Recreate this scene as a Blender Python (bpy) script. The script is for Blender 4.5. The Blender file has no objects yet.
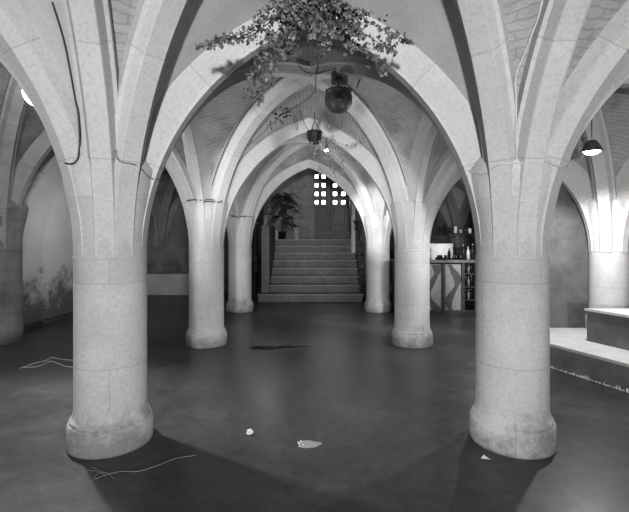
import bpy, math, random
from mathutils import Vector, Matrix
random.seed(7)
PI = math.pi
W = 3.3            # bay width in metres; the plan below is drawn in bay widths from the camera
EYE = 1.625
sc = bpy.context.scene
col = sc.collection

def P(x, y, z=0.0):                     # plan units (z from eye level) -> world
    return Vector((x*W, y*W, EYE + z*W))
FL = -EYE/W                             # floor level in plan units

# ------------------------------------------------------------------ materials
def nodes(name):
    m = bpy.data.materials.new(name); m.use_nodes = True
    nt = m.node_tree; b = nt.nodes['Principled BSDF']
    return m, nt, b
def N(nt, t, **k):
    n = nt.nodes.new(t)
    for a, v in k.items():
        if a in n.inputs.keys(): n.inputs[a].default_value = v
        else: setattr(n, a, v)
    return n
def g(v): return (v, v, v, 1)
def ramp(nt, src, stops):
    r = nt.nodes.new('ShaderNodeValToRGB')
    e = r.color_ramp.elements
    e[0].position, e[0].color = stops[0][0], g(stops[0][1])
    e[1].position, e[1].color = stops[-1][0], g(stops[-1][1])
    for p, v in stops[1:-1]:
        n = e.new(p); n.color = g(v)
    nt.links.new(src, r.inputs[0]); return r
def mix(nt, mode, fac, a, b):
    n = nt.nodes.new('ShaderNodeMix'); n.data_type = 'RGBA'; n.blend_type = mode
    for s, v in ((0, fac), (6, a), (7, b)):
        if isinstance(v, bpy.types.NodeSocket): nt.links.new(v, n.inputs[s])
        elif s == 0: n.inputs[0].default_value = v
        else: n.inputs[s].default_value = g(v)
    return n.outputs[2]

def plain(name, v, rough=.6, metal=0, spec=.5, noise=.15, scale=8):
    m, nt, b = nodes(name)
    tc = N(nt, 'ShaderNodeTexCoord')
    n = N(nt, 'ShaderNodeTexNoise', Scale=scale, Detail=5.0)
    nt.links.new(tc.outputs['Object'], n.inputs['Vector'])
    r = ramp(nt, n.outputs[0], [(.3, v*(1-noise)), (.7, min(1, v*(1+noise)))])
    nt.links.new(r.outputs[0], b.inputs['Base Color'])
    b.inputs['Roughness'].default_value = rough; b.inputs['Metallic'].default_value = metal
    b.inputs['Specular IOR Level'].default_value = spec
    return m

def stone(name, v, var=.16, joint=.5, bw=.55, bh=.5, mortar=.006, bump=.25, stain=.0, rough_scale=3.0, brick=True, sh=1.5, warp=2.4, sl=.32):
    """dressed stone: UV masonry joints + blotches + pitting; optional damp staining towards the floor"""
    m, nt, b = nodes(name)
    L = nt.links.new
    geo = N(nt, 'ShaderNodeNewGeometry')
    uv = N(nt, 'ShaderNodeTexCoord')
    n1 = N(nt, 'ShaderNodeTexNoise', Scale=rough_scale*.5, Detail=8.0, Roughness=.65)
    n2 = N(nt, 'ShaderNodeTexNoise', Scale=rough_scale*13, Detail=9.0, Roughness=.75)
    L(geo.outputs['Position'], n1.inputs['Vector']); L(geo.outputs['Position'], n2.inputs['Vector'])
    a = ramp(nt, n1.outputs[0], [(.25, v*(1-var)), (.5, v), (.78, min(.95, v*(1+var*.8)))])
    f = ramp(nt, n2.outputs[0], [(.30, .68), (.48, .95), (.62, 1.03)])
    c = mix(nt, 'MULTIPLY', .8, a.outputs[0], f.outputs[0])
    hsrc = n2.outputs[0]
    if brick:
        br = N(nt, 'ShaderNodeTexBrick', Scale=1.0)
        br.inputs['Brick Width'].default_value = bw; br.inputs['Row Height'].default_value = bh
        br.inputs['Mortar Size'].default_value = mortar; br.inputs['Mortar Smooth'].default_value = .3
        br.inputs['Color1'].default_value = g(1); br.inputs['Color2'].default_value = g(.90); br.inputs['Mortar'].default_value = g(joint)
        wv = N(nt, 'ShaderNodeTexNoise', Scale=6.0, Detail=3.0)
        L(uv.outputs['UV'], wv.inputs['Vector'])
        ad = nt.nodes.new('ShaderNodeVectorMath'); ad.operation = 'MULTIPLY_ADD'
        L(wv.outputs[1], ad.inputs[0]); ad.inputs[1].default_value = (mortar*warp,)*3; L(uv.outputs['UV'], ad.inputs[2])
        L(ad.outputs[0], br.inputs['Vector'])
        c = mix(nt, 'MULTIPLY', .85, c, br.outputs[0])
        hm = mix(nt, 'MULTIPLY', 1.0, n2.outputs[0], br.outputs[0])
        hsrc = hm
    if stain:
        sx = N(nt, 'ShaderNodeSeparateXYZ'); L(geo.outputs['Position'], sx.inputs[0])
        mr = N(nt, 'ShaderNodeMapRange'); mr.inputs[1].default_value = .0; mr.inputs[2].default_value = sh
        mr.inputs[3].default_value = sl; mr.inputs[4].default_value = -.12
        L(sx.outputs[2], mr.inputs[0])
        ns = N(nt, 'ShaderNodeTexNoise', Scale=2.6, Detail=9.0, Roughness=.75); L(geo.outputs['Position'], ns.inputs['Vector'])
        adn = nt.nodes.new('ShaderNodeMath'); adn.operation = 'ADD'; L(ns.outputs[0], adn.inputs[0]); L(mr.outputs[0], adn.inputs[1])
        s = ramp(nt, adn.outputs[0], [(.55, 1.0), (.72, 1-stain)])
        c = mix(nt, 'MULTIPLY', 1.0, c, s.outputs[0])
    L(c, b.inputs['Base Color'])
    b.inputs['Roughness'].default_value = .88; b.inputs['Specular IOR Level'].default_value = .2
    bp = N(nt, 'ShaderNodeBump', Strength=bump, Distance=.02); L(hsrc, bp.inputs['Height']); L(bp.outputs[0], b.inputs['Normal'])
    return m

M = {}
M['column'] = stone('whitewashed column stone', .55, var=.17, joint=.80, bw=.95, bh=.66, mortar=.006, bump=.22, stain=.45, sh=.55, sl=.24)
M['rib'] = stone('whitewashed rib stone', .55, var=.10, joint=.74, bw=3.0, bh=.78, mortar=.006, bump=.15)
M['web'] = stone('rubble vault web', .47, var=.34, joint=.70, bw=.42, bh=.062, mortar=.008, bump=.8, rough_scale=6, warp=9)
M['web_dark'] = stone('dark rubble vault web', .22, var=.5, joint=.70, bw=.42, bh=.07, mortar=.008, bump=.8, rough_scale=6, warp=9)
M['plaster_web'] = stone('whitewashed vault web', .50, var=.2, bump=.35, rough_scale=5, brick=False)
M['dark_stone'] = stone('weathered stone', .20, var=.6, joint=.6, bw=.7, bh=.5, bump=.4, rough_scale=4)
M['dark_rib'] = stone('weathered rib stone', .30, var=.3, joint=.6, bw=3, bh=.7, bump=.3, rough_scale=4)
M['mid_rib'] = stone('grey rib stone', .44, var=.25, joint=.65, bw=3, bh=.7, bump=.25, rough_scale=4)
M['limewash'] = stone('stained limewash', .52, var=.10, bump=.2, stain=.72, brick=False, sl=.37)
M['rubble'] = stone('roughcast wall', .17, var=.5, bump=1.0, rough_scale=4, brick=False)
M['back_stone'] = stone('stained back wall', .22, var=.5, bump=.4, stain=.4, brick=False, rough_scale=3)
M['concrete'] = stone('pale concrete', .52, var=.2, bump=.15, brick=False, rough_scale=4)
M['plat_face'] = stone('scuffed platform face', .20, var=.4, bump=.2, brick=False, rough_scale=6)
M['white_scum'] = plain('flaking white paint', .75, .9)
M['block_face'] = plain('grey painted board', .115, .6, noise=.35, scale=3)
M['dark_metal'] = plain('dark metal', .03, .35, noise=.3)
M['black'] = plain('black', .012, .6)
M['pale_cable'] = plain('pale cable', .55, .6)
M['dark_cable'] = plain('dark cable', .05, .5)
M['grey_cable'] = plain('grey cable', .22, .45)
M['wood'] = plain('dark wood', .075, .45, noise=.35, scale=6)
M['wood_light'] = plain('grey boards', .19, .55, noise=.3, scale=4)
M['white'] = plain('white paint', .7, .5, noise=.08)
M['paper'] = plain('paper', .75, .8, noise=.06)
M['leaf'] = plain('ivy leaf', .12, .45, noise=.8, scale=25)
M['leaf_dark'] = plain('dark leaf', .05, .5, noise=.6, scale=20)
M['leaf_pale_lit'] = plain('pale lit frond', .30, .5, noise=.5, scale=20)  # brightness of lit fronds put into the leaf colour
M['stem'] = plain('vine stem', .06, .7)
M['panel'] = plain('pale panel', .34, .6, noise=.12)
M['panel_dark'] = plain('dark motif', .10, .6, noise=.2)
M['basket'] = plain('dark glazed pot', .04, .4, noise=.4)

M['wood_tread'] = plain('worn tread', .15, .4, noise=.3, scale=5)
M['wood_door'] = plain('grey door paint', .17, .5, noise=.2, scale=5)
M['dark_metal2'] = plain('dark grey metal', .07, .45, noise=.3)
M['dark_glass'] = plain('dark bottle glass', .03, .12)
M['wet_dark'] = plain('wet dark film', .022, .15, noise=.4)
M['puddle'] = plain('wet pale patch', .34, .4, noise=.1)
def glass_mat():
    m, nt, b = nodes('clear glass'); b.inputs['Transmission Weight'].default_value = 1; b.inputs['Roughness'].default_value = .05
    b.inputs['Base Color'].default_value = g(.9); return m
M['clear_glass'] = glass_mat()
def emis(name, v, strength):
    m, nt, b = nodes(name)
    b.inputs['Base Color'].default_value = g(v)
    b.inputs['Emission Color'].default_value = g(1); b.inputs['Emission Strength'].default_value = strength
    return m
M['globe'] = emis('lit opal glass', .8, 1.6)
M['bulb'] = emis('lit lamp face', .8, 25.0)
M['daylight'] = emis('bright glass', .8, 14.0)
M['strip'] = emis('lit strip', .8, 4.0)

def floor_mat():
    m, nt, b = nodes('polished dark floor'); L = nt.links.new
    geo = N(nt, 'ShaderNodeNewGeometry')
    n1 = N(nt, 'ShaderNodeTexNoise', Scale=.7, Detail=7.0, Roughness=.6); L(geo.outputs['Position'], n1.inputs['Vector'])
    n2 = N(nt, 'ShaderNodeTexNoise', Scale=9.0, Detail=8.0, Roughness=.75); L(geo.outputs['Position'], n2.inputs['Vector'])
    a = ramp(nt, n1.outputs[0], [(.3, .042), (.5, .068), (.68, .112)])
    f = ramp(nt, n2.outputs[0], [(.32, .6), (.62, 1.2)])
    c = mix(nt, 'MULTIPLY', .8, a.outputs[0], f.outputs[0])
    L(c, b.inputs['Base Color'])
    r = ramp(nt, n1.outputs[0], [(.3, .22), (.7, .36)])
    r2 = mix(nt, 'ADD', .12, r.outputs[0], n2.outputs[0])
    L(r2, b.inputs['Roughness']); b.inputs['Specular IOR Level'].default_value = .25
    bp = N(nt, 'ShaderNodeBump', Strength=.12, Distance=.01); L(n2.outputs[0], bp.inputs['Height']); L(bp.outputs[0], b.inputs['Normal'])
    return m
M['floor'] = floor_mat()

# ------------------------------------------------------------------ mesh helpers
class MB:
    def __init__(s): s.v = []; s.f = []; s.uv = []; s.sm = []
    def face(s, idx, uvs=None, smooth=False):
        s.f.append(idx); s.uv.append(uvs or [(0, 0)]*len(idx)); s.sm.append(smooth)
    def grid(s, pts, uvs=None, smooth=True, closeu=False, closev=False):
        o = len(s.v); nu, nv = len(pts), len(pts[0])
        for r in pts: s.v.extend(tuple(p) for p in r)
        for i in range(nu if closeu else nu-1):
            for j in range(nv if closev else nv-1):
                i2, j2 = (i+1) % nu, (j+1) % nv
                u = None
                if uvs: u = [uvs[i][j], uvs[i+1][j], uvs[i+1][j+1], uvs[i][j+1]]
                s.face([o+i*nv+j, o+i2*nv+j, o+i2*nv+j2, o+i*nv+j2], u, smooth)
        return o
    def box(s, c, d, rz=0, taper=1.0):
        o = len(s.v); c = Vector(c); R = Matrix.Rotation(rz, 3, 'Z')
        for z in (-.5, .5):
            t = taper if z > 0 else 1
            for x, y in ((-.5, -.5), (.5, -.5), (.5, .5), (-.5, .5)):
                s.v.append(tuple(c + R @ Vector((x*d[0]*t, y*d[1]*t, z*d[2]))))
        for q, (a, b_) in (((0, 3, 2, 1), (0, 1)), ((4, 5, 6, 7), (0, 1)), ((0, 1, 5, 4), (0, 2)), ((1, 2, 6, 5), (1, 2)), ((2, 3, 7, 6), (0, 2)), ((3, 0, 4, 7), (1, 2))):
            s.face([o+i for i in q], [(s.v[o+i][a], s.v[o+i][b_]) for i in q])
    def prism(s, poly, z0, z1):        # vertical prism from a plan polygon (world xy)
        o = len(s.v); n = len(poly)
        for z in (z0, z1): s.v.extend((p[0], p[1], z) for p in poly)
        s.face([o+i for i in range(n)][::-1], [(poly[i][0], poly[i][1]) for i in range(n)][::-1])
        s.face([o+n+i for i in range(n)], [(p[0], p[1]) for p in poly])
        acc = 0
        for i in range(n):
            j = (i+1) % n
            l = math.hypot(poly[j][0]-poly[i][0], poly[j][1]-poly[i][1])
            s.face([o+i, o+j, o+n+j, o+n+i], [(acc, z0), (acc+l, z0), (acc+l, z1), (acc, z1)]); acc += l
    def lathe(s, prof, c=(0, 0, 0), n=40, a0=0, a1=2*PI, smooth=True):
        c = Vector(c); full = abs(a1-a0-2*PI) < 1e-6
        pts = []; uvs = []; acc = 0; rm = max(p[0] for p in prof)
        vs = [0]
        for k in range(1, len(prof)):
            vs.append(vs[-1]+math.hypot(prof[k][0]-prof[k-1][0], prof[k][1]-prof[k-1][1]))
        for k in range(n+1):
            a = a0+(a1-a0)*k/n
            pts.append([c+Vector((r*math.cos(a), r*math.sin(a), z)) for r, z in prof])
            uvs.append([(a*rm, c.z+z) for r, z in prof])
        s.grid(pts, uvs, smooth)
    def tube(s, path, r, n=8, caps=True, r_end=None):
        path = [Vector(p) for p in path]; rings = []
        up = Vector((0, 0, 1))
        for i, p in enumerate(path):
            t = (path[min(i+1, len(path)-1)]-path[max(i-1, 0)]).normalized()
            x = t.cross(up)
            if x.length < .05: x = t.cross(Vector((1, 0, 0)))
            x.normalize(); y = x.cross(t).normalized()
            rr = r if r_end is None else r+(r_end-r)*i/(len(path)-1)
            rings.append([p+x*rr*math.cos(2*PI*k/n)+y*rr*math.sin(2*PI*k/n) for k in range(n)])
        o = s.grid(rings, None, True, closev=True)
        if caps:
            s.face([o+k for k in range(n)]); s.face([o+(len(path)-1)*n+k for k in range(n)][::-1])
    def build(s, name, mat, parent=None):
        me = bpy.data.meshes.new(name); me.from_pydata(s.v, [], s.f)
        ul = me.uv_layers.new(name='UVMap')
        flat = [c for f in s.uv for u in f for c in u]
        ul.data.foreach_set('uv', flat)
        me.polygons.foreach_set('use_smooth', s.sm)
        me.materials.append(mat); me.update()
        import bmesh
        bm = bmesh.new(); bm.from_mesh(me); bmesh.ops.remove_doubles(bm, verts=bm.verts, dist=1e-5)
        bmesh.ops.recalc_face_normals(bm, faces=bm.faces); bm.to_mesh(me); bm.free()
        o = bpy.data.objects.new(name, me); col.objects.link(o)
        if parent is not None:
            o.parent = parent
        return o

def spline(pts, n=8):
    pts = [Vector(p) for p in pts]; out = []
    q = [pts[0]*2-pts[1]]+pts+[pts[-1]*2-pts[-2]]
    for i in range(1, len(q)-2):
        for k in range(n):
            t = k/n; a, b, c, d = q[i-1], q[i], q[i+1], q[i+2]
            out.append(.5*((2*b)+(c-a)*t+(2*a-5*b+4*c-d)*t*t+(3*b-a-3*c+d)*t**3))
    out.append(pts[-1]); return out

def tag(o, label, cat, group=None):
    o['label'] = label; o['category'] = cat
    if group: o['group'] = group
    return o
def struct(o, label=None):
    o['kind'] = 'structure'
    if label: o['label'] = label
    return o
def thing(name, label, cat, loc=(0, 0, 0), group=None):
    o = bpy.data.objects.new(name, None); o.empty_display_size = .1
    o.location = loc; col.objects.link(o)
    return tag(o, label or '', cat or '', group)

# ------------------------------------------------------------------ columns
SR = .0835*W; PRr = .0985*W
def column(x, y, label, mat='column', r=1.0, floor=FL, group='round stone columns carrying the vault', top=.20, plain_foot=False):
    t = thing('stone_column', label, 'column', P(x, y, floor), group); t['kind'] = 'thing'
    b = MB(); h = .066*W
    R_ = PRr*r; S_ = SR*r
    prof = [(0, 0), (R_*.985, 0), (R_, .02), (R_, h*.62)]
    for k in range(1, 7): prof.append((R_-(R_*.045)*(1-math.cos(k/6*PI/2)), h*.62+h*.30*math.sin(k/6*PI/2)))     # rolled top of the plinth
    prof += [(R_*.935, h*.93), (R_*.925, h*.97), (R_*.945, h*1.02)]                                               # groove
    for k in range(1, 9):                                   # hollow moulding up to the shaft
        a = k/8*PI/2
        prof.append((S_+(R_*.945-S_)*(1-math.sin(a)), h*1.04+.034*W*(1-math.cos(a))))
    if plain_foot: prof = [(0, 0), (S_*1.03, 0), (S_*1.03, h), (S_, h*1.04+.034*W)]
    b.lathe(prof); b.build('base', M[mat], t)
    zb = h*1.04+.034*W; zr = (-.0375-floor)*W
    s = MB(); s.lathe([(SR*r*1.008, zb-.01), (SR*r, zb+.02), (SR*r, zr-.03), (SR*r*1.0, zr)]); s.build('shaft', M[mat], t)
    q = MB(); q.lathe([(SR*r*.99, zr-.01), (SR*r*1.012, zr-.004), (SR*r*1.02, zr+.01), (SR*r*1.0, zr+.022), (SR*r*.99, zr+.03)]); q.build('ring', M[mat], t)
    hp = [(SR*r*.99, zr+.02)]
    for k in range(13):                                     # the springing stones flare with the ribs they carry
        z = -.03+.21*k/12
        hp.append(((SR/W*r*.995+max(0, .60-math.sqrt(.60**2-(z+.042)**2))*min(1, 1.35-.05*k)-.004*min(1, k/5))*W, (z-floor)*W))
    hp.append((SR*r, (.24-floor)*W)); hp.append((0, (.26-floor)*W))
    hd = MB(); hd.lathe(hp); hd.build('springer', M[mat], t)
    return t

C1L, C1R = (-.494, 1.055), (.506, 1.055)
C2L, C2R = (-.500, 2.06), (.502, 2.06)
C3L, C3R = (-.500, 3.06), (.500, 3.06)
PLAT = FL+.096
R2 = (1.37, 1.925)
column(*C1L, 'large pale column at the left foreground, dark pipe bend at its head')
column(*C1R, 'large pale column at the right foreground, pale cable running round its head')
column(*C2L, 'whitish column left of centre, second back in the left row, wire tied round it')
column(*C2R, 'whitish column right of centre, second back, directly left of the counter')
column(*C3L, 'small far column just left of the staircase foot')
column(*C3R, 'small far column right of the staircase, its head brilliantly lit')
LW = -1.60
XL = -1.485
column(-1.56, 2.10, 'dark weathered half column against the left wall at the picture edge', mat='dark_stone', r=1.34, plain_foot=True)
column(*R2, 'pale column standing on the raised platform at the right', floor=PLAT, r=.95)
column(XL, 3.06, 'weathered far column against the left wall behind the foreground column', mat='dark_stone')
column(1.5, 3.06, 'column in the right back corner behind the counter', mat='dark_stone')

# ------------------------------------------------------------------ ribs and vault webs
Z0 = -.042; R0 = .081; 
class Arc:
    """quarter arch from a column centre A towards plan point B, crown height H at B (eye-level units)"""
    def __init__(s, A, B, H, r0=R0):
        s.A = Vector((A[0], A[1])); s.B = Vector((B[0], B[1])); d = s.B-s.A
        s.L = d.length; s.dir = d/s.L; D = s.L-r0; h = H-Z0
        s.R = (D*D+h*h)/(2*D); s.c = r0+s.R; s.r0 = r0
        s.phi = math.acos(max(-1, min(1, (s.R-D)/s.R)))
    def pt(s, h, z):
        q = s.A+s.dir*h; return P(q.x, q.y, z)
    def web(s, t, off):
        """point on the web curve, offset outwards from the soffit"""
        R = s.R+off; h0 = s.c-R+.001; h = h0+(s.L-h0)*t**1.6
        dz = R*R-(s.c-h)**2
        return s.pt(h, Z0+math.sqrt(max(0, dz)))
trim_n = [0]
def rib(arcs, s=.021, b=.040, c=.026, depth=.085, mat='rib', n=26, start=0):
    """moulded rib: flat soffit, two hollow chamfers, sides buried in the web"""
    mb = MB()
    prof = [(-b, depth), (-b, c*1.15), (-b*.80, c*1.0), (-s*1.10, c*.12), (-s, 0), (s, 0), (s*1.10, c*.12), (b*.80, c*1.0), (b, c*1.15), (b, depth)]
    vacc = 0
    us = [0]
    for k in range(1, len(prof)): us.append(us[-1]+math.hypot(prof[k][0]-prof[k-1][0], prof[k][1]-prof[k-1][1]))
    for A in arcs:
        side = Vector((-A.dir.y, A.dir.x))
        rings = []; uvs = []
        for k in range(n+1):
            ph = A.phi*k/n
            ring = []
            for u, w in prof:
                rr = A.R+w
                h = A.c-rr*math.cos(ph); z = Z0+rr*math.sin(ph)
                if k == n or (h > A.L and ph > .3):                      # cut both halves on the crown plane
                    h = A.L; z = Z0+math.sqrt(max(0, rr*rr-(A.c-A.L)**2))
                q = A.A+A.dir*h+side*u
                ring.append(P(q.x, q.y, z))
            rings.append(ring); uvs.append([(q_*W, A.R*ph*W) for q_ in us])
        o = len(mb.v); nv = len(prof)
        for r in rings: mb.v.extend(tuple(p) for p in r)
        for i in range(n):
            for j in range(nv-1):
                mb.face([o+i*nv+j, o+(i+1)*nv+j, o+(i+1)*nv+j+1, o+i*nv+j+1], [uvs[i][j], uvs[i+1][j], uvs[i+1][j+1], uvs[i][j+1]], False)
    trim_n[0] += 1
    o = mb.build('trim_%d' % trim_n[0], M[mat]); o['kind'] = 'structure'
    return o
webs = {}
def web(D, S, key, off=.044, bulge=.012, n=18, m=10):
    mb = webs.setdefault(key, MB())
    pts = []; uvs = []
    prev = None; L1 = 0; 
    for i in range(n+1):
        t = i/n; a = D.web(t, off); b = S.web(t, off)
        mid = (a+b)/2
        if prev is not None: L1 += (mid-prev).length
        prev = mid
        wd = (a-b).length
        pts.append([a.lerp(b, j/m)+Vector((0, 0, bulge*W*math.sin(PI*j/m)*t)) for j in range(m+1)])
        uvs.append([((j/m-.5)*wd, L1) for j in range(m+1)])
    mb.grid(pts, uvs, True)

HN, HL, HR, HA = .545, .62, .53, .56      # crown heights: nave, left aisle, right aisle, arcade
def mid(a, b): return ((a[0]+b[0])/2, (a[1]+b[1])/2)
arch_done = {}
def arch(A, B, H, mat='rib', wide=True, H2=None):
    k = (A, B)
    m = mid(A, B); a, b = Arc(A, m, H), Arc(B, m, H)
    arch_done[k] = (a, b)
    w = dict(s=.014, b=.062, c=.066, depth=.125) if wide else {}
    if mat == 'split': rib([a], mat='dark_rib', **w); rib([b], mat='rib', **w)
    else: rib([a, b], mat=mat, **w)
    return a, b
def bay(c, arches, H, key, mat='rib', boss=None, ribs=(1, 1, 1, 1), mats=None):
    """c: four column points ring-wise; arches: four (a,b) pairs between c[i] and c[i+1]"""
    ctr = boss or ((c[0][0]+c[1][0]+c[2][0]+c[3][0])/4, (c[0][1]+c[1][1]+c[2][1]+c[3][1])/4)
    dg = [Arc(q, ctr, H) for q in c]
    for i, d in enumerate(dg):
        if ribs[i]: rib([d], mat=mats[i] if mats else mat)
    for i in range(4):
        if arches[i] is None: continue
        a, b = arches[i]
        for w, q in ((a, c[i]), (b, c[(i+1) % 4])):
            if (w.A-Vector(q)).length > 1e-4: w = b if w is a else a
            web(dg[i] if q == c[i] else dg[(i+1) % 4], w, key)
    return ctr
L1, L2, L3 = (XL, 1.055), (-1.54, 2.08), (XL, 3.06)
R1, R3 = (1.5, 1.055), (1.5, 3.06)
L4, C4L, C4R, R4 = (XL, 4.2), (-.62, 4.2), (.62, 4.2), (1.5, 4.2)
tL1 = arch(L1, C1L, HL); tN1 = arch(C1L, C1R, HN); tR1 = arch(C1R, R1, HR)
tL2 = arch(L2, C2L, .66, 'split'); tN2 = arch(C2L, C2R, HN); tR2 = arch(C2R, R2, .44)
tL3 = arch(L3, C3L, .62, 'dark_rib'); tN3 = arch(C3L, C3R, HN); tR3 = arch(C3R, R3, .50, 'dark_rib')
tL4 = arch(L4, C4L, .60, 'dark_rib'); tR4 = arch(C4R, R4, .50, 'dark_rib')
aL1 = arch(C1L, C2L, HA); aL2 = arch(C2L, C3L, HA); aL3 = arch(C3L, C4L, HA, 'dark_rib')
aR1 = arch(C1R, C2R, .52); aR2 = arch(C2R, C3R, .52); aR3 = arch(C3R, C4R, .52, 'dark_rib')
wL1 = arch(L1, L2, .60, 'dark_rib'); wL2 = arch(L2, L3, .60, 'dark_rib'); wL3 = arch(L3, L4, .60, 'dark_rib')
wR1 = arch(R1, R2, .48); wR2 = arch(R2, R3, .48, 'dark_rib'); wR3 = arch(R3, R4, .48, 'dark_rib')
bay([L1, C1L, C2L, L2], [tL1, aL1, tL2, wL1], .69, 'ceiling_left', mats=['rib', 'rib', 'rib', 'dark_rib'])
bay([C1L, C1R, C2R, C2L], [tN1, aR1, tN2, aL1], .60, 'ceiling_centre')
bay([C1R, R1, R2, C2R], [tR1, wR1, tR2, aR1], .54, 'ceiling_right')
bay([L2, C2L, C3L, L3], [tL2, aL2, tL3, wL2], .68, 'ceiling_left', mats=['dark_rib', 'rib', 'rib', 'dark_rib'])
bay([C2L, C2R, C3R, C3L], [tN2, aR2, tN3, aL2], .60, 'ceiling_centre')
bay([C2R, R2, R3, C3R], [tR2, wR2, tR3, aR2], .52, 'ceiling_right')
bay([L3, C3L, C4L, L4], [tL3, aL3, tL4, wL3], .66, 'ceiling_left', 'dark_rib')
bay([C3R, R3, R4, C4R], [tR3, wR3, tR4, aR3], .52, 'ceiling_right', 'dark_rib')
# the vault over the camera: only its forward half, which the photograph shows
def half_bay(CL, CR, boss, tr, capL, capR, H, Hl, Hr, key, ribL=True, ribR=True):
    dl, dr = Arc(CL, boss, H), Arc(CR, boss, H)
    rib([dl]); rib([dr])
    al, ar = Arc(CL, capL, Hl), Arc(CR, capR, Hr)
    if ribL: rib([al])
    if ribR: rib([ar])
    a, b = tr
    web(dl, a, key+'_front'); web(dr, b, key+'_front'); web(dl, al, key if ribL or 'left' not in key else key+'_front'); web(dr, ar, key if 'centre' in key else key+'_front')
capL = (-.494+.19, 1.055-.71); capR = (.506-.03, 1.055-.71)
half_bay(C1L, C1R, (.06, .494), tN1, capL, capR, .60, .64, .64, 'ceiling_centre')
half_bay(L1, C1L, (-1.0, .38), tL1, (XL, .35), capL, .72, .66, .64, 'ceiling_left', False, False)
half_bay(C1R, R1, (1.0, .42), tR1, capR, (1.5, .35), .60, .64, .6, 'ceiling_right', False, False)
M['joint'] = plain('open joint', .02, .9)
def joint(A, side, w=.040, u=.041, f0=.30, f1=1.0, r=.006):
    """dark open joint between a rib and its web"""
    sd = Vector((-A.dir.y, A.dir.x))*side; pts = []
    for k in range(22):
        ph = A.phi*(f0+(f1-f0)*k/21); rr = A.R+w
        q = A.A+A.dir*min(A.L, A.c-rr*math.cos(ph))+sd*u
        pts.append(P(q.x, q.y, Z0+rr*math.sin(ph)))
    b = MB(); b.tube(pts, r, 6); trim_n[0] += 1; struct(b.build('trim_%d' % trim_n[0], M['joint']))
B0_, B1_, B2_ = (.06, .494), (.002, 1.5575), (0, 2.56)
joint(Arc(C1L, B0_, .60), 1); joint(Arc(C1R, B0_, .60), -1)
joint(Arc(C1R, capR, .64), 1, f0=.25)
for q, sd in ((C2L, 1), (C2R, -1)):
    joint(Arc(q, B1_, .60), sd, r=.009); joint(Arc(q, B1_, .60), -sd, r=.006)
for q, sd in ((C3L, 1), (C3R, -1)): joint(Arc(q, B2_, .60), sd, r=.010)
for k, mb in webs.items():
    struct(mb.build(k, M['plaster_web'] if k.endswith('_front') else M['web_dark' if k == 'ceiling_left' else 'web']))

# ------------------------------------------------------------------ shell
def wall(name, mat, x0, y0, x1, y1, z0=FL, z1=1.06):
    b = MB()
    a0, a1 = P(x0, y0), P(x1, y1)
    b.prism([(a0.x, a0.y), (a1.x, a0.y), (a1.x, a1.y), (a0.x, a1.y)], EYE+z0*W, EYE+z1*W)
    return struct(b.build(name, M[mat]))
BK = -3.0
wall('floor', 'floor', -2.1, BK, 2.1, 5.3, FL-.06, FL)
wall('wall_left', 'limewash', LW-.08, BK, LW, 4.3)
wall('wall_right', 'rubble', 1.95, BK, 2.03, 4.3)
wall('wall_infill', 'rubble', .97, 1.975, 1.95, 2.04)
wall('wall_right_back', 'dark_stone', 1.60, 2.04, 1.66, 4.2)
wall('wall_back_left', 'back_stone', LW, 4.2, -.52, 4.28)
wall('wall_back_right', 'rubble', .52, 4.2, 1.95, 4.28)
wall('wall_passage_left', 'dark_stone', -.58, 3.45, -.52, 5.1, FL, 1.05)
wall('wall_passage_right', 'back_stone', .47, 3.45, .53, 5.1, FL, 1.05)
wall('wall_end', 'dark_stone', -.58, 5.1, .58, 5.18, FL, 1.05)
wall('wall_rear', 'concrete', -2.1, BK-.08, 2.1, BK)
wall('ceiling_rear', 'web', -2.1, BK, 2.1, .36, .80, .86)
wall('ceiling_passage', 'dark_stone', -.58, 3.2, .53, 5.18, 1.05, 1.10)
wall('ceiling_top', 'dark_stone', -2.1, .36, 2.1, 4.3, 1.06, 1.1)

# ------------------------------------------------------------------ camera
cd = bpy.data.cameras.new('camera'); cam = bpy.data.objects.new('camera', cd); col.objects.link(cam)
cam.location = (0, 0, EYE); cam.rotation_euler = (PI/2, 0, 0)
cd.sensor_fit = 'HORIZONTAL'; cd.sensor_width = 36; cd.lens = 422/629*36
cd.shift_x = 5.5/629; cd.shift_y = -13/629; cd.clip_start = .02
sc.camera = cam

# ------------------------------------------------------------------ lights
def light(name, kind, loc, energy, target=None, **k):
    d = bpy.data.lights.new(name, kind); d.energy = energy
    for a, v in k.items(): setattr(d, a, v)
    o = bpy.data.objects.new(name, d); col.objects.link(o); o.location = loc
    if target is not None: o.rotation_euler = (Vector(target)-Vector(loc)).to_track_quat('-Z', 'Y').to_euler()
    return o
light('front_flood', 'AREA', P(0, -1.8, -.08), 185, P(0, 1.6, .55), size=.35, spread=math.radians(80))
light('vault_fill_low', 'AREA', P(0, .42, -.44), 5.5, P(0, .75, .6), size=.4)  # unseen fill added below the view to lift webs and soffits
light('globe_light', 'SPOT', P(-.895, 1.40, .44), 480, P(-.74, .70, -.49), shadow_soft_size=.05, spot_size=math.radians(118), spot_blend=.6)
light('globe_glow', 'POINT', P(-.97, 1.42, .44), 70, shadow_soft_size=.05)
light('dome_light', 'SPOT', P(1.072, 1.60, .325), 250, P(1.05, 1.40, -1), shadow_soft_size=.05, spot_size=math.radians(165), spot_blend=.4)
light('bar_fill', 'POINT', P(1.17, 2.42, .08), 100, shadow_soft_size=.05)  # unseen light added behind the right column to brighten the counter
light('aisle_fill', 'AREA', P(-1.06, 2.45, .30), 17, P(-1.6, 2.65, -.05), size=.3)  # added area light hidden behind the left column, brightens the wall
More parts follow.
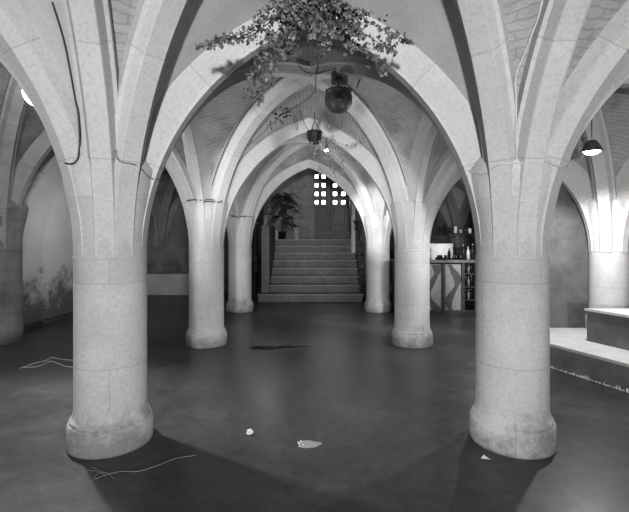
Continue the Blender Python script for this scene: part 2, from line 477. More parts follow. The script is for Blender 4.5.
for sx in (-1, 1):
    light('vault_fill', 'SPOT', P(sx*.58, 1.27, -.44), 120, P(-sx*.14, 1.95, .56), shadow_soft_size=.08, spot_size=math.radians(54), spot_blend=.35)  # added spot hidden behind the near column, lifts the second vault
    light('vault_fill', 'AREA', P(sx*.60, 2.32, -.44), 9, P(sx*.05, 2.75, .62), size=.35)  # added area light behind the middle column for the vault beyond
    light('column_fill', 'AREA', P(sx*.62, 1.18, -.30), 3 if sx > 0 else 4, P(sx*.47, 2.06, .25), size=.3, spread=math.radians(50))  # unseen flood added so the middle columns stay bright
    light('far_fill', 'AREA', P(sx*.62, 2.2, -.30), 5, P(sx*.47, 3.06, .25), size=.3, spread=math.radians(90))  # likewise an added, unseen flood for the far columns
light('stair_fill', 'POINT', P(-.40, 3.80, .56), 42, shadow_soft_size=.1)  # point light added out of view, brightens boards and palm
light('can_spot', 'SPOT', P(.10, 2.24, .455), 430, P(.455, 2.98, .17), spot_size=math.radians(34), spot_blend=.7, shadow_soft_size=.05)
w = bpy.data.worlds.new('world'); sc.world = w; w.use_nodes = True
w.node_tree.nodes['Background'].inputs[0].default_value = g(.006); w.node_tree.nodes['Background'].inputs[1].default_value = 1
sc.view_settings.view_transform = 'Standard'; sc.view_settings.look = 'None'; sc.view_settings.gamma = .88; sc.view_settings.exposure = .12

# globe lamp in the left aisle
gl = thing('globe_lamp', 'white glass globe lamp hanging in the left aisle behind the foreground column', 'lamp', P(-.905, 1.41, .50))
b = MB(); b.lathe([(.15*math.sin(PI*k/16), -.15*math.cos(PI*k/16)) for k in range(17)], n=32); b.build('globe', M['globe'], gl)
b = MB(); b.lathe([(0, .22), (.05, .22), (.06, .14), (.0, .13)], n=20); b.build('cap', M['dark_metal'], gl)
b = MB(); b.tube([(0, 0, .2), (0, 0, .85)], .008); b.build('cord', M['dark_cable'], gl)
# dome lamp at the right
dl = thing('dome_lamp', 'lit dome pendant lamp hanging in front of the right platform column', 'lamp', P(1.072, 1.60, .36))
b = MB(); b.lathe([(.02, .10), (.05, .09), (.085, .04), (.112, -.02), (.118, -.05), (.112, -.05), (.1, -.02), (.06, .05), (0, .06)], n=28); b.build('shade', M['dark_metal2'], dl)
b = MB(); b.lathe([(0, -.085), (.06, -.075), (.095, -.045), (.09, -.02), (0, -.01)], n=24); b.build('bulb', M['bulb'], dl)
b = MB(); b.tube([(0, 0, .13), (0, 0, .42)], .006); b.build('cord', M['dark_cable'], dl)

def at(px, py, d):                       # the plan point seen at photograph position px, py at distance d
    return P((px-309)*d/422, d, (243-py)*d/422)
def flr(px, py, dz=0.0):                 # the floor point seen there
    d = -FL*422/(py-243)
    v = P((px-309)*d/422, d, FL); v.z += dz; return v
def bld(mb, name, mat, parent=None):
    return mb.build(name, M[mat], parent)
def local(o, *v): return [Vector(q)-o.location for q in v]

# two columns just outside the picture on either side carry the aisle ribs
for x, fl_ in ((XL, FL), (1.5, PLAT)):
    c = column(x, 1.055, '', floor=fl_)
    for kname in ('label', 'category', 'group'): del c[kname]
    c['kind'] = 'structure'; c.name = 'trim_column'

# ------------------------------------------------------------------ raised platform and block at the right
def plan(pts): return [(P(x, y).x, P(x, y).y) for x, y in pts]
def shift(poly, o): return [(x-o[0], y-o[1]) for x, y in poly]
pf = thing('raised_platform', 'low raised platform with pale top and scuffed dark front at the right', 'platform', P(1.4, 1.4, FL))
pp = shift(plan([(1.40, .37), (1.945, .37), (1.945, 1.973), (.85, 1.973)]), pf.location)
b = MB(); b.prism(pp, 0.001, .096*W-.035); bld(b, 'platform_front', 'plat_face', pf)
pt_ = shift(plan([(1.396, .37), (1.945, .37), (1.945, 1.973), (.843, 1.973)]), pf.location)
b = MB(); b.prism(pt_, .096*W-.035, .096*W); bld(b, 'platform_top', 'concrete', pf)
b = MB(); random.seed(3)
e0, e1 = Vector((pp[0][0], pp[0][1], 0)), Vector((pp[3][0], pp[3][1], 0)); ed = (e1-e0).normalized(); en = Vector((-ed.y, ed.x, 0))
if en.x > 0: en = -en
n = 190
for k in range(n):                       # ragged line of flaking paint along the foot of the front
    a = e0+ed*((e1-e0).length*(k+random.uniform(-.3, .3))/n)
    wv = random.uniform(.012, .035); h = random.choice((.012, .015, .02, .02, .03, .045))
    b.box(a+en*.006+Vector((0, 0, h/2)), (wv, .008, h), math.atan2(ed.y, ed.x), random.uniform(.2, .9))
o = bld(b, 'paint_flakes', 'white_scum', pf); o['kind'] = 'stuff'
bk = thing('stage_block', 'large grey box block with pale top standing on the raised platform', 'block', P(1.4, 1.4, PLAT))
bp_ = shift(plan([(1.126, 1.71), (1.943, 1.71), (1.943, 1.22), (1.287, 1.22)]), bk.location)
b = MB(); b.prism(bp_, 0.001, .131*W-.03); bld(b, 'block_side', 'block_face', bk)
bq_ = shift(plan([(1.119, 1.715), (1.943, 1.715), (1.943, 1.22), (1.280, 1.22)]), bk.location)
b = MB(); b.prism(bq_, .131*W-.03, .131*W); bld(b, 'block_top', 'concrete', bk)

# ------------------------------------------------------------------ staircase, landing, boards, door
st = thing('wooden_staircase', 'wide wooden staircase of eight steps at the end of the vaulted nave', 'staircase', P(0, 3.52, FL))
RZ = .0664*W
for k in range(8):
    y0 = 3.52+.12*k; y1 = y0+.12 if k < 7 else 4.74
    xl, xr = (-.425, .44) if k == 0 else (-.335-.006*k, .44+.003*k)
    if k == 0: xr = .46
    a, c = P(xl, y0), P(min(xr, .465), y1)
    b = MB(); z0, z1 = RZ*k, RZ*(k+1)
    b.box(((a.x+c.x)/2, (a.y+c.y)/2-st.location.y+.012, (z1-.035)/2+.0005), (c.x-a.x, c.y-a.y-.024, z1-.035))
    s_ = bld(b, 'step', 'wood', st)
    b = MB(); b.box(((a.x+c.x)/2, (a.y+c.y)/2-st.location.y-.01, z1-.0175), (c.x-a.x+.01, c.y-a.y+.02, .035)); bld(b, 'tread', 'wood_tread', s_)
cb = MB(); a, c = P(-.405, 3.60), P(-.338, 4.2)
cb.box(((a.x+c.x)/2, (a.y+c.y)/2-st.location.y, (.15-FL)*W/2), (c.x-a.x, c.y-a.y, (.15-FL)*W)); bld(cb, 'side_board', 'wood', st)
LZ = 8*RZ+EYE+FL*W
b = MB(); a = P(-.50, 4.745); c = P(.465, 5.09); z1 = EYE+.135*W
b.box(((a.x+c.x)/2, (a.y+c.y)/2, z1/2), (c.x-a.x, c.y-a.y, z1)); struct(b.build('floor_landing', M['wood']))

bp = thing('board_partition', 'partition of wide horizontal boards left of the glazed door above the stairs', 'partition', P(-.22, 4.62, .0385)); bp['kind'] = 'thing'
bp.location.z = LZ+.001
for k in range(12):
    b = MB(); z = .235*k
    b.box((0, random.uniform(-.004, .004), z+.1165), ((.055+.50)*W, .03, .229)); bld(b, 'board', 'wood_light', bp)
b = MB(); b.box((.283*W, -.005, 1.41), (.03, .06, 2.82)); bld(b, 'post', 'wood', bp)

dr = thing('door_1', None, None, P(.255, 5.0, .135))
for kname in ('label', 'category'): del dr[kname]
dr['kind'] = 'structure'; dr.location.z += .001
DH = .79*W
b = MB()
for x in (-.205, .205): b.box((x*W, 0, DH/2), (.02*W, .08, DH))
b.box((0, 0, DH-.02), (.43*W, .08, .05)); b.box((0, -.02, DH/2-.03), (.022*W, .07, DH-.06)); bld(b, 'door_frame', 'wood', dr)
sx = 5.0/422
for lf in (-1, 1):
    cx = lf*.1025*W
    b = MB(); gx = [(q-309)*sx*W-.255*W for q in ((316.2, 323.6) if lf < 0 else (335, 343.2))]
    gz = [((243-q)*sx-.135)*W for q in (202.3, 194, 185.4, 176.8, 168.5)]
    hs = .021*W; x0, x1 = cx-.09*W, cx+.09*W
    ys = sorted([0.0, DH-.05]+[z-hs for z in gz]+[z+hs for z in gz]); xs = sorted([x0, x1]+[x-hs for x in gx]+[x+hs for x in gx])
    for i in range(len(xs)-1):
        for j in range(len(ys)-1):
            if i % 2 == 1 and j % 2 == 1: continue
            if xs[i+1]-xs[i] < .002 or ys[j+1]-ys[j] < .002: continue
            b.box(((xs[i]+xs[i+1])/2, 0, (ys[j]+ys[j+1])/2), (xs[i+1]-xs[i], .045, ys[j+1]-ys[j]))
    leaf = bld(b, 'door_leaf', 'wood_door', dr)
    b = MB()
    for (px0, pz0, px1, pz1) in ((x0+.08, .22, x1-.08, .95),):
        for q in ((px0, pz0, px0+.03, pz1), (px1-.03, pz0, px1, pz1), (px0, pz0, px1, pz0+.03), (px0, pz1-.03, px1, pz1)):
            b.box(((q[0]+q[2])/2, -.03, (q[1]+q[3])/2), (q[2]-q[0], .02, q[3]-q[1]))
    bld(b, 'panel_moulding', 'wood', leaf)
    for x in gx:
        for z in gz:
            b = MB(); b.box((x, .005, z), (hs*2, .008, hs*2)); bld(b, 'pane', 'daylight', leaf)
    b = MB(); b.tube([(cx-lf*.075*W, -.03, .82), (cx-lf*.075*W, -.07, .82), (cx-lf*.05*W, -.075, .82)], .012); bld(b, 'door_handle', 'dark_metal', leaf)
# white strip painted in for the daylit plaster edge of the stair passage
b = MB(); random.seed(11); rows = []
for k in range(13):
    u = k/12; z = EYE+(-.20+.60*u)*W; j = random.uniform(-.02, .02); wd = (.055-.03*u)*W+j
    x1 = .466*W; y0 = 4.22*W
    rows.append([Vector((x1, y0+.5, z)), Vector((x1-wd, y0+.35+j, z)), Vector((x1-wd*.8+j, y0+.04, z)), Vector((x1-.01, y0, z))])
b.grid(rows, None, True); struct(b.build('trim_lit_plaster', M['white']))

def planter(x, d, w, h, label):
    t = thing('planter_pot', label, 'pot', P(x, d, 0)); t.location.z = LZ+.001
    b = MB(); r = w*W/2
    b.lathe([(0, 0), (r*.85, 0), (r, h*W*.92), (r*1.08, h*W*.92), (r*1.08, h*W), (r*.92, h*W), (r*.9, h*W*.9), (0, h*W*.9)], n=20); bld(b, 'pot', 'white', t)
    b = MB(); b.lathe([(0, h*W*.93), (r*.9, h*W*.91)], n=16); bld(b, 'soil', 'stem', t)
    return t
planter(-.345, 4.44, .052, .085, 'smaller white plant pot at the left on the top stair')
planter(-.13, 4.44, .070, .118, 'taller white plant pot on the top stair in front of the boards')

# ------------------------------------------------------------------ pipes, cables and wires
def cable(name, label, pts, r, mat, cat='cable', n=6, brk=None):
    o0 = Vector(pts[0]); t = thing(name, label, cat, o0)
    b = MB(); b.tube([p-o0 for p in spline(pts, n)], r, 7)
    bld(b, 'run', mat, t)
    if brk:
        for p in brk:
            b = MB(); b.box(Vector(p)-o0, (.03, .03, .05)); bld(b, 'bracket', mat, t)
    return t
def on(px, py, lift=.008):                # the masonry surface seen at px, py
    o = Vector((0, 0, EYE)); d = Vector(((px-309)/422, 1, (243-py)/422)).normalized()
    hit, loc, nrm, *_ = sc.ray_cast(DG, o, d)
    return (loc+nrm*lift*(1 if nrm.dot(d) < 0 else -1)) if hit else o+d*3
bpy.context.view_layer.update(); DG = bpy.context.evaluated_depsgraph_get()
def ons(pts, lift=.008): return [on(x, y, lift) for x, y in pts]
cable('conduit_pipe', 'dark pipe bending upwards at the head of the left foreground column',
      ons([(66, 163), (70, 164), (75, 163), (78.5, 159), (79.5, 152), (79.3, 140), (78.6, 125), (77.5, 112), (76, 100), (74, 88), (70, 66), (66, 46), (60, 24), (53, 2)], .007), .007, 'dark_cable', 'pipe', n=3)
cable('thin_cable', 'thin grey cable curving down the right side of the left foreground column head',
      ons([(117, 150), (118, 158), (122, 162), (133, 164), (140, 168), (147, 176), (153, 179), (158, 179)]), .0055, 'grey_cable', n=3)
cable('pale_cable', 'pale cable drooping across the head of the right foreground column',
      ons([(469, 171), (474, 172), (480, 174), (488, 173), (496, 166), (506, 163.5), (520, 163), (532, 162.5), (545, 162), (552, 164.5), (558, 166), (566, 166)]), .0055, 'pale_cable', n=3)
cable('ceiling_cable', 'pale cable falling from the vault between the ribs of the right column',
      ons([(543.5, 1), (537, 20), (530, 38), (522, 58), (515.5, 76), (515, 100), (515.5, 130), (516, 148), (516, 160)]), .006, 'pale_cable', n=3)
cable('wire_tie', 'twisted wire tied round the head of the column left of centre',
      ons([(187, 201), (194, 200), (200, 200), (206, 201.5), (212, 202), (218, 202), (222, 201), (214, 200), (206, 199.5), (197, 201)]), .007, 'dark_cable', 'wire', n=3)
cable('wire_tie', 'thin dark wire strung across the far column left of the stairs',
      ons([(231, 216), (236, 217), (241, 217), (247, 216.5), (252, 217)]), .008, 'dark_cable', 'wire', n=3)
lp = [P(-1.585, y, FL+.03) for y in (1.2, 1.6, 1.9)]
cable('wall_pipe', 'thin dark pipe running low along the stained left wall', [P(-1.585, y, FL+.03) for y in (2.2, 2.4, 2.6, 2.8, 3.0)], .016, 'dark_cable', 'pipe', brk=[P(-1.59, y, FL+.02) for y in (2.25, 2.5, 2.75)])
rnd = random.Random(2)
for q, lab in enumerate(('pale flex lying slack on the floor left of the foreground column, upper strand', 'pale flex snaking on the floor left of the foreground column, lower strand')):
    cable('floor_cable', lab, [flr(x, y, .008) for x, y in (((20, 369), (34, 364), (46, 361), (52, 358), (62, 360), (76, 361)), ((24, 368), (38, 367), (50, 362), (58, 364), (66, 367), (78, 368)))[q]], .005, 'pale_cable')
cable('floor_wire', 'thin wire curling over the floor in the shadow of the left foreground column', [flr(x, y, .005) for x, y in ((92, 468), (103, 473), (112, 474), (122, 472), (138, 472), (158, 466), (176, 459), (196, 456))], .0035, 'grey_cable', 'wire')
cable('floor_wire', 'short tangled wire at the foot of the left foreground column', [flr(x, y, .005) for x, y in ((88, 471), (96, 472), (106, 477), (100, 473), (94, 480), (108, 475), (113, 479))], .003, 'grey_cable', 'wire')

# ------------------------------------------------------------------ foliage
LEAF = [(0, -.5), (.30, -.42), (.5, -.05), (.26, .04), (.22, .30), (0, .55), (-.22, .30), (-.26, .04), (-.5, -.05), (-.30, -.42)]
def add_leaf(mb, p, size, rnd):
    n = Vector((rnd.gauss(0, 1), rnd.gauss(0, 1)-.9, rnd.gauss(0, .8)+.2)).normalized()
    d = Vector((rnd.gauss(0, 1), rnd.gauss(0, 1), rnd.gauss(0, 1)-.8)); d = (d-n*d.dot(n)).normalized(); x = d.cross(n)
    o = len(mb.v); mb.v.append(tuple(p+n*size*.10))
    for a, c in LEAF: mb.v.append(tuple(p+x*a*size+d*c*size-n*size*.12*abs(a)))
    k = len(LEAF)
    for i in range(k): mb.face([o, o+1+i, o+1+(i+1) % k])
def ivy(parent, strands, size, dens, spread, seed, mat='leaf', stem=.0035):
    """strands: lists of world points; leaves crowd round each stem"""
    rnd = random.Random(seed); lv = MB(); sv = MB(); o = parent.location
    for path in strands:
        q = [p-o for p in spline(path, 8)]
        sv.tube(q, stem, 5, r_end=stem*.5)
        L = sum((q[i+1]-q[i]).length for i in range(len(q)-1)); nl = max(3, int(L*dens))
        for k in range(nl):
            u = rnd.random()**.9*(len(q)-1); i = min(int(u), len(q)-2); p = q[i].lerp(q[i+1], u-i)
            s = spread*(1-.45*u/(len(q)-1))
            add_leaf(lv, p+Vector((rnd.gauss(0, s), rnd.gauss(0, s*.6), rnd.gauss(0, s))), size*rnd.uniform(.6, 1.25), rnd)
    bld(sv, 'stems', 'stem', parent); return bld(lv, 'leaves', mat, parent)
def bowl(t, r, drop, mat='basket', handle=True):
    b = MB()
    b.lathe([(0, -r*.95), (r*.55, -r*.86), (r*.88, -r*.52), (r*.99, -r*.30), (r*1.02, -r*.26), (r*1.0, -r*.22), (r*1.0, r*.25), (r*.93, r*.55), (r*.99, r*.60), (r*.99, r*.66), (r*.90, r*.64), (r*.88, r*.4), (0, r*.3)], n=28)
    bld(b, 'pot', mat, t)
    b = MB()
    for k in range(3):
        a = 2*PI*k/3+.5
        b.tube([(r*.95*math.cos(a), r*.95*math.sin(a), r*.6), (r*.12*math.cos(a), r*.12*math.sin(a), r*1.7), (0, 0, drop)], .004, 6)
    bld(b, 'hanger', 'dark_cable', t)
# 1 the big trailing plant under the crown of the near vault
D1 = .82
t = thing('hanging_ivy', 'large trailing ivy plant hanging at the top centre of the near arch', 'hanging plant', at(310, -14, D1))
bowl(t, .15, .38, 'basket')
rnd = random.Random(5); S = []
def s1(*pp): S.append([at(px, py, D1+dd) for px, py, dd in pp])
s1((306, -15, 0), (280, 12, -.02), (252, 28, -.01), (225, 40, 0), (200, 47, .01))
s1((300, -8, 0), (272, 20, .02), (250, 36, .02), (232, 38, .02), (212, 42, .02))
s1((302, -10, 0), (278, 30, .0), (262, 58, .0), (252, 80, .01), (250, 98, .02))
s1((300, -10, 0), (270, 28, .03), (258, 62, .03), (262, 88, .03), (259, 104, .03))
s1((304, -10, 0), (288, 30, -.02), (276, 52, .0), (272, 70, .0), (268, 82, 0))
s1((306, -10, 0), (296, 25, -.03), (291, 45, -.02), (286, 60, 0))
s1((312, -10, 0), (318, 22, -.03), (323, 42, -.02), (320, 54, 0))
s1((316, -10, 0), (336, 20, .0), (348, 40, .0), (353, 56, .01))
s1((318, -8, 0), (345, 18, .02), (368, 36, .02), (384, 46, .02), (394, 52, .02))
s1((318, -10, 0), (350, 10, -.01), (376, 26, 0), (396, 36, .01), (411, 44, .02))
s1((316, -10, 0), (340, 30, .02), (362, 50, .03), (378, 62, .04), (384, 72, .05))
s1((312, -6, 0), (333, 4, -.02), (352, 10, -.02), (366, 16, -.02))
s1((304, -6, 0), (282, 2, -.02), (266, 12, -.02), (256, 22, -.02))
for k in range(26):
    a = rnd.uniform(0, 2*PI); x = 312+rnd.uniform(-46, 52)
    s1((311, -12, 0), ((311+x)/2, 2+rnd.uniform(-4, 8), rnd.uniform(-.04, .04)), (x, 14+rnd.uniform(0, 26), rnd.uniform(-.04, .05)))
ivy(t, S, .030, 165, .030, 21)
# 2 lamp can and glazed pot under the second vault
cn = thing('spotlight_can', 'dark cylindrical spotlight can fixed under the vault above a round pot', 'spotlight', at(339.5, 83, 1.46))
b = MB(); r = .0285*W; h = 16*1.46/422*W
b.lathe([(0, .015), (r*.85, .012), (r*.9, 0), (r, 0), (r, h*.95), (r*.93, h), (0, h)], n=28); bld(b, 'can', 'dark_metal2', cn)
b = MB(); b.tube([(0, 0, h), (0, 0, h+.16)], .012, 8); b.tube([(r, 0, h*.75), (r+.05, 0, h*.78), (r+.11, 0, h*.6), (r+.13, 0, h*.1), (r+.10, 0, -.06)], .008, 6); bld(b, 'cable', 'dark_cable', cn)
hp_ = thing('hanging_pot', 'round dark glazed pot hanging under the vault below a spotlight can', 'hanging pot', at(338.5, 100, 1.42))
bowl(hp_, .0455*W, .19, 'basket')
# 3 small basket with sparse trailing plant further back
t = thing('hanging_basket', 'small dark hanging basket with sparse lit trailing leaves below the round pot', 'hanging plant', at(314.5, 136, 1.90))
b = MB(); r = .034*W
b.lathe([(0, -r*1.1), (r*.6, -r*1.0), (r*.95, -r*.3), (r, r*.5), (r*1.06, r*.55), (r*1.0, r*.62), (r*.9, r*.5), (0, r*.4)], n=10, smooth=False); bld(b, 'basket', 'black', t)
b = MB()
for k in range(3):
    a = 2*PI*k/3
    b.tube([(r*math.cos(a), r*math.sin(a), r*.5), (0, 0, .22), (0, 0, .36)], .004, 6)
bld(b, 'hanger', 'dark_cable', t)
S = []
def s3(*pp): S.append([at(px, py, 1.90+dd) for px, py, dd in pp])
s3((316, 132, 0), (324, 142, -.02), (328, 152, -.02), (331, 168, -.01), (330, 176, 0))
s3((318, 132, 0), (332, 140, 0), (348, 146, .01), (360, 142, .01), (364, 138, .01))
s3((318, 134, 0), (336, 146, 0), (342, 158, 0), (344, 172, 0))
s3((312, 132, 0), (304, 140, 0), (298, 152, .01), (294, 160, .02))
s3((312, 134, 0), (314, 150, -.03), (318, 164, -.02), (321, 178, -.02))
s3((314, 132, 0), (320, 146, -.04), (326, 160, -.03), (336, 176, -.02))
s3((316, 130, 0), (322, 118, -.01), (330, 126, -.02), (334, 140, -.02))
ivy(t, S, .034, 58, .030, 8, 'leaf_pale_lit', .0025)
t = thing('spot_lamp', 'small bare spotlight glowing through the trailing leaves of the rear basket', 'spotlight', P(.092, 2.235, .49))
b = MB(); b.lathe([(0, -.03), (.022, -.022), (.034, 0), (.022, .022), (0, .03)], n=16); bld(b, 'bulb', 'bulb', t)
b = MB(); b.lathe([(0, .03), (.03, .028), (.034, .09), (0, .1)], n=16); bld(b, 'holder', 'black', t)
b = MB(); b.tube([(0, 0, .09), (0, 0, .34)], .006, 6); bld(b, 'stem', 'black', t)
# bare looping vine hanging across the second vault
t = thing('bare_vine', 'thin bare vine stems looping below the crown of the second vault', 'vine', at(316, 74, 1.50))
b = MB()
def vine(pts, r=.005): b.tube([p-t.location for p in spline([at(*q) for q in pts], 6)], r, 6, r_end=r*.7)
vine([(316, 74, 1.50), (306, 72, 1.45), (300, 67, 1.42), (296, 60, 1.40)])
vine([(316, 74, 1.50), (318, 66, 1.45), (317, 56, 1.42)])
vine([(316, 74, 1.50), (330, 70, 1.44), (352, 66, 1.42), (362, 73, 1.42), (359, 83, 1.42)])
vine([(316, 74, 1.50), (314, 92, 1.6), (300, 104, 1.7), (283, 114, 1.72), (268, 128, 1.80), (248, 146, 1.9)])
vine([(283, 114, 1.72), (292, 112, 1.74), (297, 122, 1.78), (297, 130, 1.8), (293, 116, 1.76)])
vine([(300, 110, 1.7), (304, 122, 1.78), (309, 130, 1.86), (314, 128, 1.9)])
bld(b, 'stems', 'stem', t)
rnd = random.Random(4); lv = MB()
for k in range(46):
    a = rnd.choice(((283, 114, 1.72), (277, 118, 1.74), (286, 112, 1.72), (270, 126, 1.78)))
    add_leaf(lv, at(a[0]+rnd.gauss(0, 3), a[1]+rnd.gauss(0, 3), a[2])-t.location, .035, rnd)
bld(lv, 'leaves', 'leaf_dark', t)
# palm beside the boards, ivy on the passage walls
t = thing('potted_palm', 'bushy palm with drooping fronds standing at the top left of the stairs', 'plant', P(-.285, 4.45, 0)); t.location.z = LZ+.001
b = MB(); b.lathe([(0, 0), (.11, 0), (.14, .24), (.15, .24), (.15, .27), (.12, .26), (0, .24)], n=18); bld(b, 'pot', 'black', t)
b = MB(); b.tube([(0, 0, .24), (.01, 0, .6), (-.02, .02, 1.4)], .035, 8, r_end=.02); bld(b, 'stem', 'stem', t)
rnd = random.Random(9)
for nm, mt, cnt in (('fronds', 'leaf_dark', 60), ('fronds', 'leaf_pale_lit', 22)):  # second set, on the left, coloured paler to carry the light there
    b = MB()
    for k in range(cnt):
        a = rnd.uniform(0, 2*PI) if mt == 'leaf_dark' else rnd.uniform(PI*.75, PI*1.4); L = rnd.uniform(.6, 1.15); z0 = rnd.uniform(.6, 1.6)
        rise = rnd.uniform(.15, .55)
        mid_ = [Vector((math.cos(a)*L*u*.62, math.sin(a)*L*u*.40, z0+rise*u-1.0*L*u*u*rnd.uniform(.5, .9))) for u in (0, .2, .4, .6, .8, 1)]
        for j in range(5):
            for m in range(3):
                p = mid_[j].lerp(mid_[j+1], m/3); dv = (mid_[j+1]-mid_[j]).normalized(); sd = dv.cross(Vector((0, 0, 1))).normalized()
                for sg in (-1, 1):
                    e = p+sd*sg*.17*(1-j/7)+dv*.09+Vector((0, 0, -.05))
                    o_ = len(b.v); b.v += [tuple(p), tuple(p+dv*.04), tuple(e)]; b.face([o_, o_+1, o_+2])
    ob = bld(b, nm, mt, t)
    if mt == 'leaf_pale_lit': ob['label'] = 'fronds coloured pale to look brightly lit'
def wall_ivy(label, pts, seed, n, size, mat='leaf_dark'):
    t = thing('climbing_ivy', label, 'plant', P(*pts[0]))
    S = []; r_ = random.Random(seed)
    for k in range(n):
        S.append([P(p[0]+r_.uniform(-.012, .012), p[1]+r_.uniform(-.12, .12)*i, p[2]) for i, p in enumerate(pts)])
    ivy(t, S, size, 34, .05, seed, mat); return t
wall_ivy('dark ivy climbing the stone at the right of the stairs', [(.452, 3.60, FL+.02), (.448, 3.62, -.2), (.45, 3.7, .0), (.45, 3.8, .22)], 31, 5, .06)
wall_ivy('dark ivy on the stone left of the staircase side board', [(-.485, 3.52, FL+.02), (-.48, 3.55, -.2), (-.485, 3.6, .05), (-.47, 3.7, .3)], 32, 5, .06)

# ------------------------------------------------------------------ counter at the right back
BX0, BX1, BY = .60, 1.36, 2.90
CT = -.116
bar = thing('bar_counter', 'grey bar counter with curved pale motifs on its front panels', 'counter', P(.9, BY, FL))
def lx(x): return (x-.9)*W
H = (CT-FL)*W
b = MB(); b.box(((lx(BX0)+lx(1.075))/2, .30, H/2-.03), (lx(1.075)-lx(BX0), .52, H-.06)); bld(b, 'body', 'wood', bar)
b = MB(); b.box(((lx(1.145)+lx(BX1))/2, .30, H/2-.03), (lx(BX1)-lx(1.145), .52, H-.06)); bld(b, 'end_cupboard', 'wood', bar)
b = MB(); b.box(((lx(BX0)+lx(BX1))/2, .27, H-.03), (lx(BX1)-lx(BX0)+.06, .68, .06)); bld(b, 'worktop', 'wood_tread', bar)
b = MB(); b.box(((lx(BX0)+lx(BX1))/2, .02, .05), (lx(BX1)-lx(BX0), .06, .1)); bld(b, 'plinth', 'wood', bar)
posts = [.615, .77, .925, 1.058]
for x in posts:
    b = MB(); b.box((lx(x), .0, H/2-.03), (.058, .07, H-.062)); bld(b, 'post', 'wood', bar)
for i in range(3):
    x0, x1 = lx(posts[i])+.03, lx(posts[i+1])-.03
    b = MB(); b.box(((x0+x1)/2, .028, H/2), (x1-x0, .02, H-.2)); pn = bld(b, 'front_panel', 'panel', bar)
    b = MB(); wv = x1-x0; lft = []; rgt = []
    ph = (.0, .5, 1.0)[i]*PI
    for k in range(25):
        u = k/24; z = .1+(H-.21)*u
        c = (x0+x1)/2+wv*.27*math.sin(u*2*PI*1.05+ph+.5); hw = wv*(.13+.12*math.sin(u*PI*2+ph)**2)
        lft.append(Vector((max(x0, c-hw), .0165, z))); rgt.append(Vector((min(x1, c+hw), .0165, z)))
    b.grid([lft, rgt], None, False); bld(b, 'curved_motif', 'panel_dark', pn)
for z in (.32, .62, .92):
    b = MB(); b.box(((lx(1.075)+lx(1.145))/2, .3, z), (lx(1.145)-lx(1.075), .5, .02)); bld(b, 'bottle_shelf', 'wood', bar)
def bottle(x, y, z, h, r, label, mat='dark_glass', group=None):
    t = thing('bottle', label, 'bottle', (x, y, z), group)
    b = MB(); b.lathe([(0, 0), (r, 0), (r, h*.58), (r*.85, h*.68), (r*.34, h*.78), (r*.32, h*.95), (0, h*.95)], n=14); bld(b, 'body', mat, t)
    b = MB(); b.lathe([(0, h*.94), (r*.38, h*.94), (r*.38, h), (0, h)], n=12); bld(b, 'cap', 'white', t)
    return t
B0 = bar.location
k = 0
for z in (.33, .63, .93):
    for x in (1.092, 1.11, 1.128):
        bottle(B0.x+lx(x), B0.y+.12, B0.z+z+.001, .2+.02*(k % 3), .024, '%s bottle, %s on the %s open shelf at the end of the bar counter' % (('dark', 'pale', 'dark')[k % 3], ('leftmost', 'middle one', 'rightmost')[k % 3], ('bottom', 'middle', 'top')[k//3]), ('dark_glass', 'panel', 'dark_glass')[k % 3], 'bottles on the open counter shelves'); k += 1
zt = B0.z+H
for x, h, r, lab, mt in ((.985, .27, .036, 'dark bottle standing at the middle of the bar counter', 'dark_glass'), (1.085, .34, .04, 'dark tall bottle on the bar counter, left of the white bottle', 'dark_glass'), (1.118, .30, .04, 'pale bottle near the right end of the bar counter', 'white'), (1.15, .36, .042, 'tallest dark bottle at the right end of the bar counter', 'dark_glass')):
    bottle(B0.x+lx(x), B0.y+.22, zt+.001, h, r, lab, mt)
def glass(x, y, label, r=.035, h=.10):
    t = thing('drinking_glass', label, 'glass', (B0.x+lx(x), B0.y+y, zt+.001), 'glasses on the bar counter')
    b = MB(); b.lathe([(0, 0), (r*.8, 0), (r, h), (r*.92, h), (r*.72, .012), (0, .012)], n=16); bld(b, 'tumbler', 'clear_glass', t)
for k, (x, y) in enumerate(((.90, .12), (.925, .2), (.95, .1), (1.01, .14), (1.035, .22), (1.055, .1))):
    glass(x, y, 'small drinking glass on the bar counter, %s from the pale column' % ('first', 'second', 'third', 'fourth', 'fifth', 'sixth')[k])
t = thing('menu_box', 'white upright box on the bar counter beside the pale column', 'box', (B0.x+lx(.865), B0.y+.15, zt+.001))
b = MB(); b.box((0, 0, .125), (.095, .08, .25)); bld(b, 'carton', 'white', t)
b = MB(); b.box((0, 0, .256), (.10, .085, .012)); bld(b, 'lid', 'paper', t)
t = thing('tray', 'low dark tray lying on the bar counter', 'tray', (B0.x+lx(.94), B0.y+.42, zt+.001))
b = MB(); b.lathe([(0, 0), (.11, 0), (.14, .04), (.13, .04), (.105, .01), (0, .01)], n=22); bld(b, 'dish', 'dark_metal', t)
# back shelf with lit strip behind the counter
sh = thing('back_counter', 'pale brightly lit work surface against the wall behind the bar', 'counter', P(1.03, 3.55, FL))
b = MB(); b.box((0, .2, .55), (1.5, .5, 1.1)); bld(b, 'cupboard', 'wood_light', sh)
b = MB(); b.box((0, .18, 1.13), (1.56, .6, .05)); bld(b, 'worktop', 'white', sh)
b = MB(); b.box((0, .46, 1.40), (1.5, .03, .42)); bld(b, 'splashback', 'white', sh)
b = MB(); b.box((0, .36, 1.80), (1.5, .2, .06)); bld(b, 'shelf', 'black', sh)
light('counter_light', 'AREA', P(1.03, 3.50, .02), 4, P(1.03, 3.66, -.15), shape='RECTANGLE', size=1.3, size_y=.1)
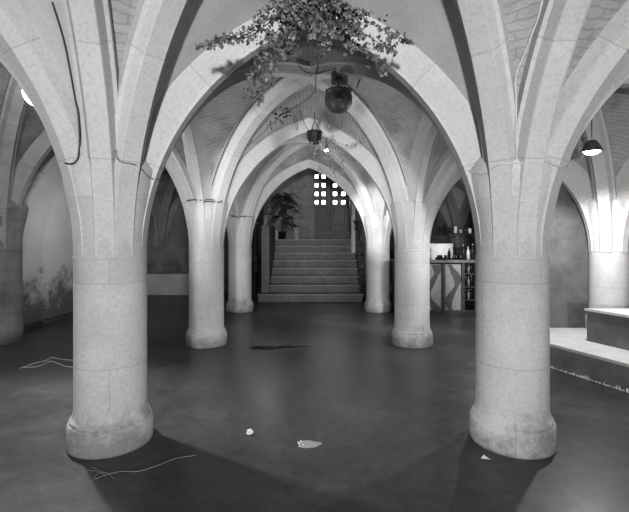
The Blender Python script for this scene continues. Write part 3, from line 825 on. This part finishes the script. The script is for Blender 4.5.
# unit of shelves against the infill wall's back, right of the lit surface
us = thing('wall_shelf', 'small dark wall shelf with jars right of the bright back counter', 'shelf', P(1.19, 3.30, .07))
b = MB(); b.box((0, 0, 0), (.75, .2, .03)); bld(b, 'board', 'black', us)
for x in (-.3, .3):
    b = MB(); b.box((x, .06, -.06), (.03, .08, .1)); bld(b, 'bracket', 'black', us)
for k, x in enumerate((-.27, -.15, -.02, .1, .22)):
    hh = (.16, .22, .13, .2, .15)[k]
    t = thing('jar', '%s jar, %s from the left on the dark wall shelf behind the bar' % (('dark', 'white', 'pale grey')[k % 3], ('first', 'second', 'third', 'fourth', 'fifth')[k]), 'jar', us.location+Vector((x, 0, .016)), 'jars on the wall shelf')
    b = MB(); b.lathe([(0, 0), (.042, 0), (.045, hh*.8), (.03, hh*.88), (0, hh*.88)], n=14); bld(b, 'body', ('dark_glass', 'white', 'panel')[k % 3], t)
    b = MB(); b.lathe([(0, hh*.86), (.034, hh*.86), (.034, hh), (0, hh)], n=14); bld(b, 'lid', 'dark_metal', t)

# low plinth wall in the left back bay
b = MB(); a, c = P(-1.59, 4.0), P(-1.10, 4.2)
b.box(((a.x+c.x)/2, (a.y+c.y)/2, .1*W), (c.x-a.x, c.y-a.y-.002, .2*W)); struct(b.build('trim_plinth', M['concrete']))

# ------------------------------------------------------------------ litter on the floor
t = thing('crumpled_paper', 'small crumpled white paper ball on the floor between the foreground columns', 'litter', flr(250, 434.5))
b = MB(); rnd = random.Random(6); rows = []
for i in range(9):
    th = PI*i/8; row = []
    for j in range(12):
        r = .026*rnd.uniform(.7, 1.2); row.append(Vector((r*math.sin(th)*math.cos(2*PI*j/12)*1.15, r*math.sin(th)*math.sin(2*PI*j/12), .020-.85*r*math.cos(th)+.003)))
    rows.append(row)
b.grid(rows, None, False, closev=True); bld(b, 'paper', 'paper', t)
t = thing('puddle', 'small flat pale puddle on the floor at the centre foreground', 'puddle', flr(309, 444.5))
b = MB(); n = 26; o_ = len(b.v); b.v.append((0, 0, .004))
for k in range(n):
    a = 2*PI*k/n; r = 1+.12*math.sin(3*a+1)+.08*math.sin(5*a)
    b.v.append((.092*r*math.cos(a), .066*r*math.sin(a), .003))
for k in range(n): b.face([0, 1+k, 1+(k+1) % n])
bld(b, 'water', 'puddle', t)
b = MB()
for k in range(7):
    b.box((-.075+rnd.uniform(-.03, .03), rnd.uniform(-.05, .05), .006), (.012, .009, .006), rnd.uniform(0, 3))
bld(b, 'grit', 'paper', t)
t = thing('paper_scrap', 'folded pale scrap wedged under the right foreground column base', 'litter', flr(486, 459.5))
b = MB(); o_ = len(b.v); b.v += [(-.035, .01, .004), (.035, -.01, .004), (.0, -.02, .012), (-.005, .03, .022)]
b.face([0, 1, 2]); b.face([0, 2, 3]); b.face([1, 3, 2]); b.face([0, 3, 1]); bld(b, 'scrap', 'paper', t)

t = thing('damp_patch', 'irregular dark damp patch on the floor in front of the far left column', 'stain', flr(272, 347.5))
b = MB(); n = 40; b.v.append((0, 0, .003))
for k in range(n):
    a = 2*PI*k/n; r = 1+.28*math.sin(3*a+.6)+.16*math.sin(7*a)+.12*math.sin(11*a+2)
    b.v.append((.46*r*math.cos(a), .10*r*math.sin(a)+.05*math.cos(a), .003))
for k in range(n): b.face([0, 1+k, 1+(k+1) % n])
bld(b, 'wet_film', 'wet_dark', t)
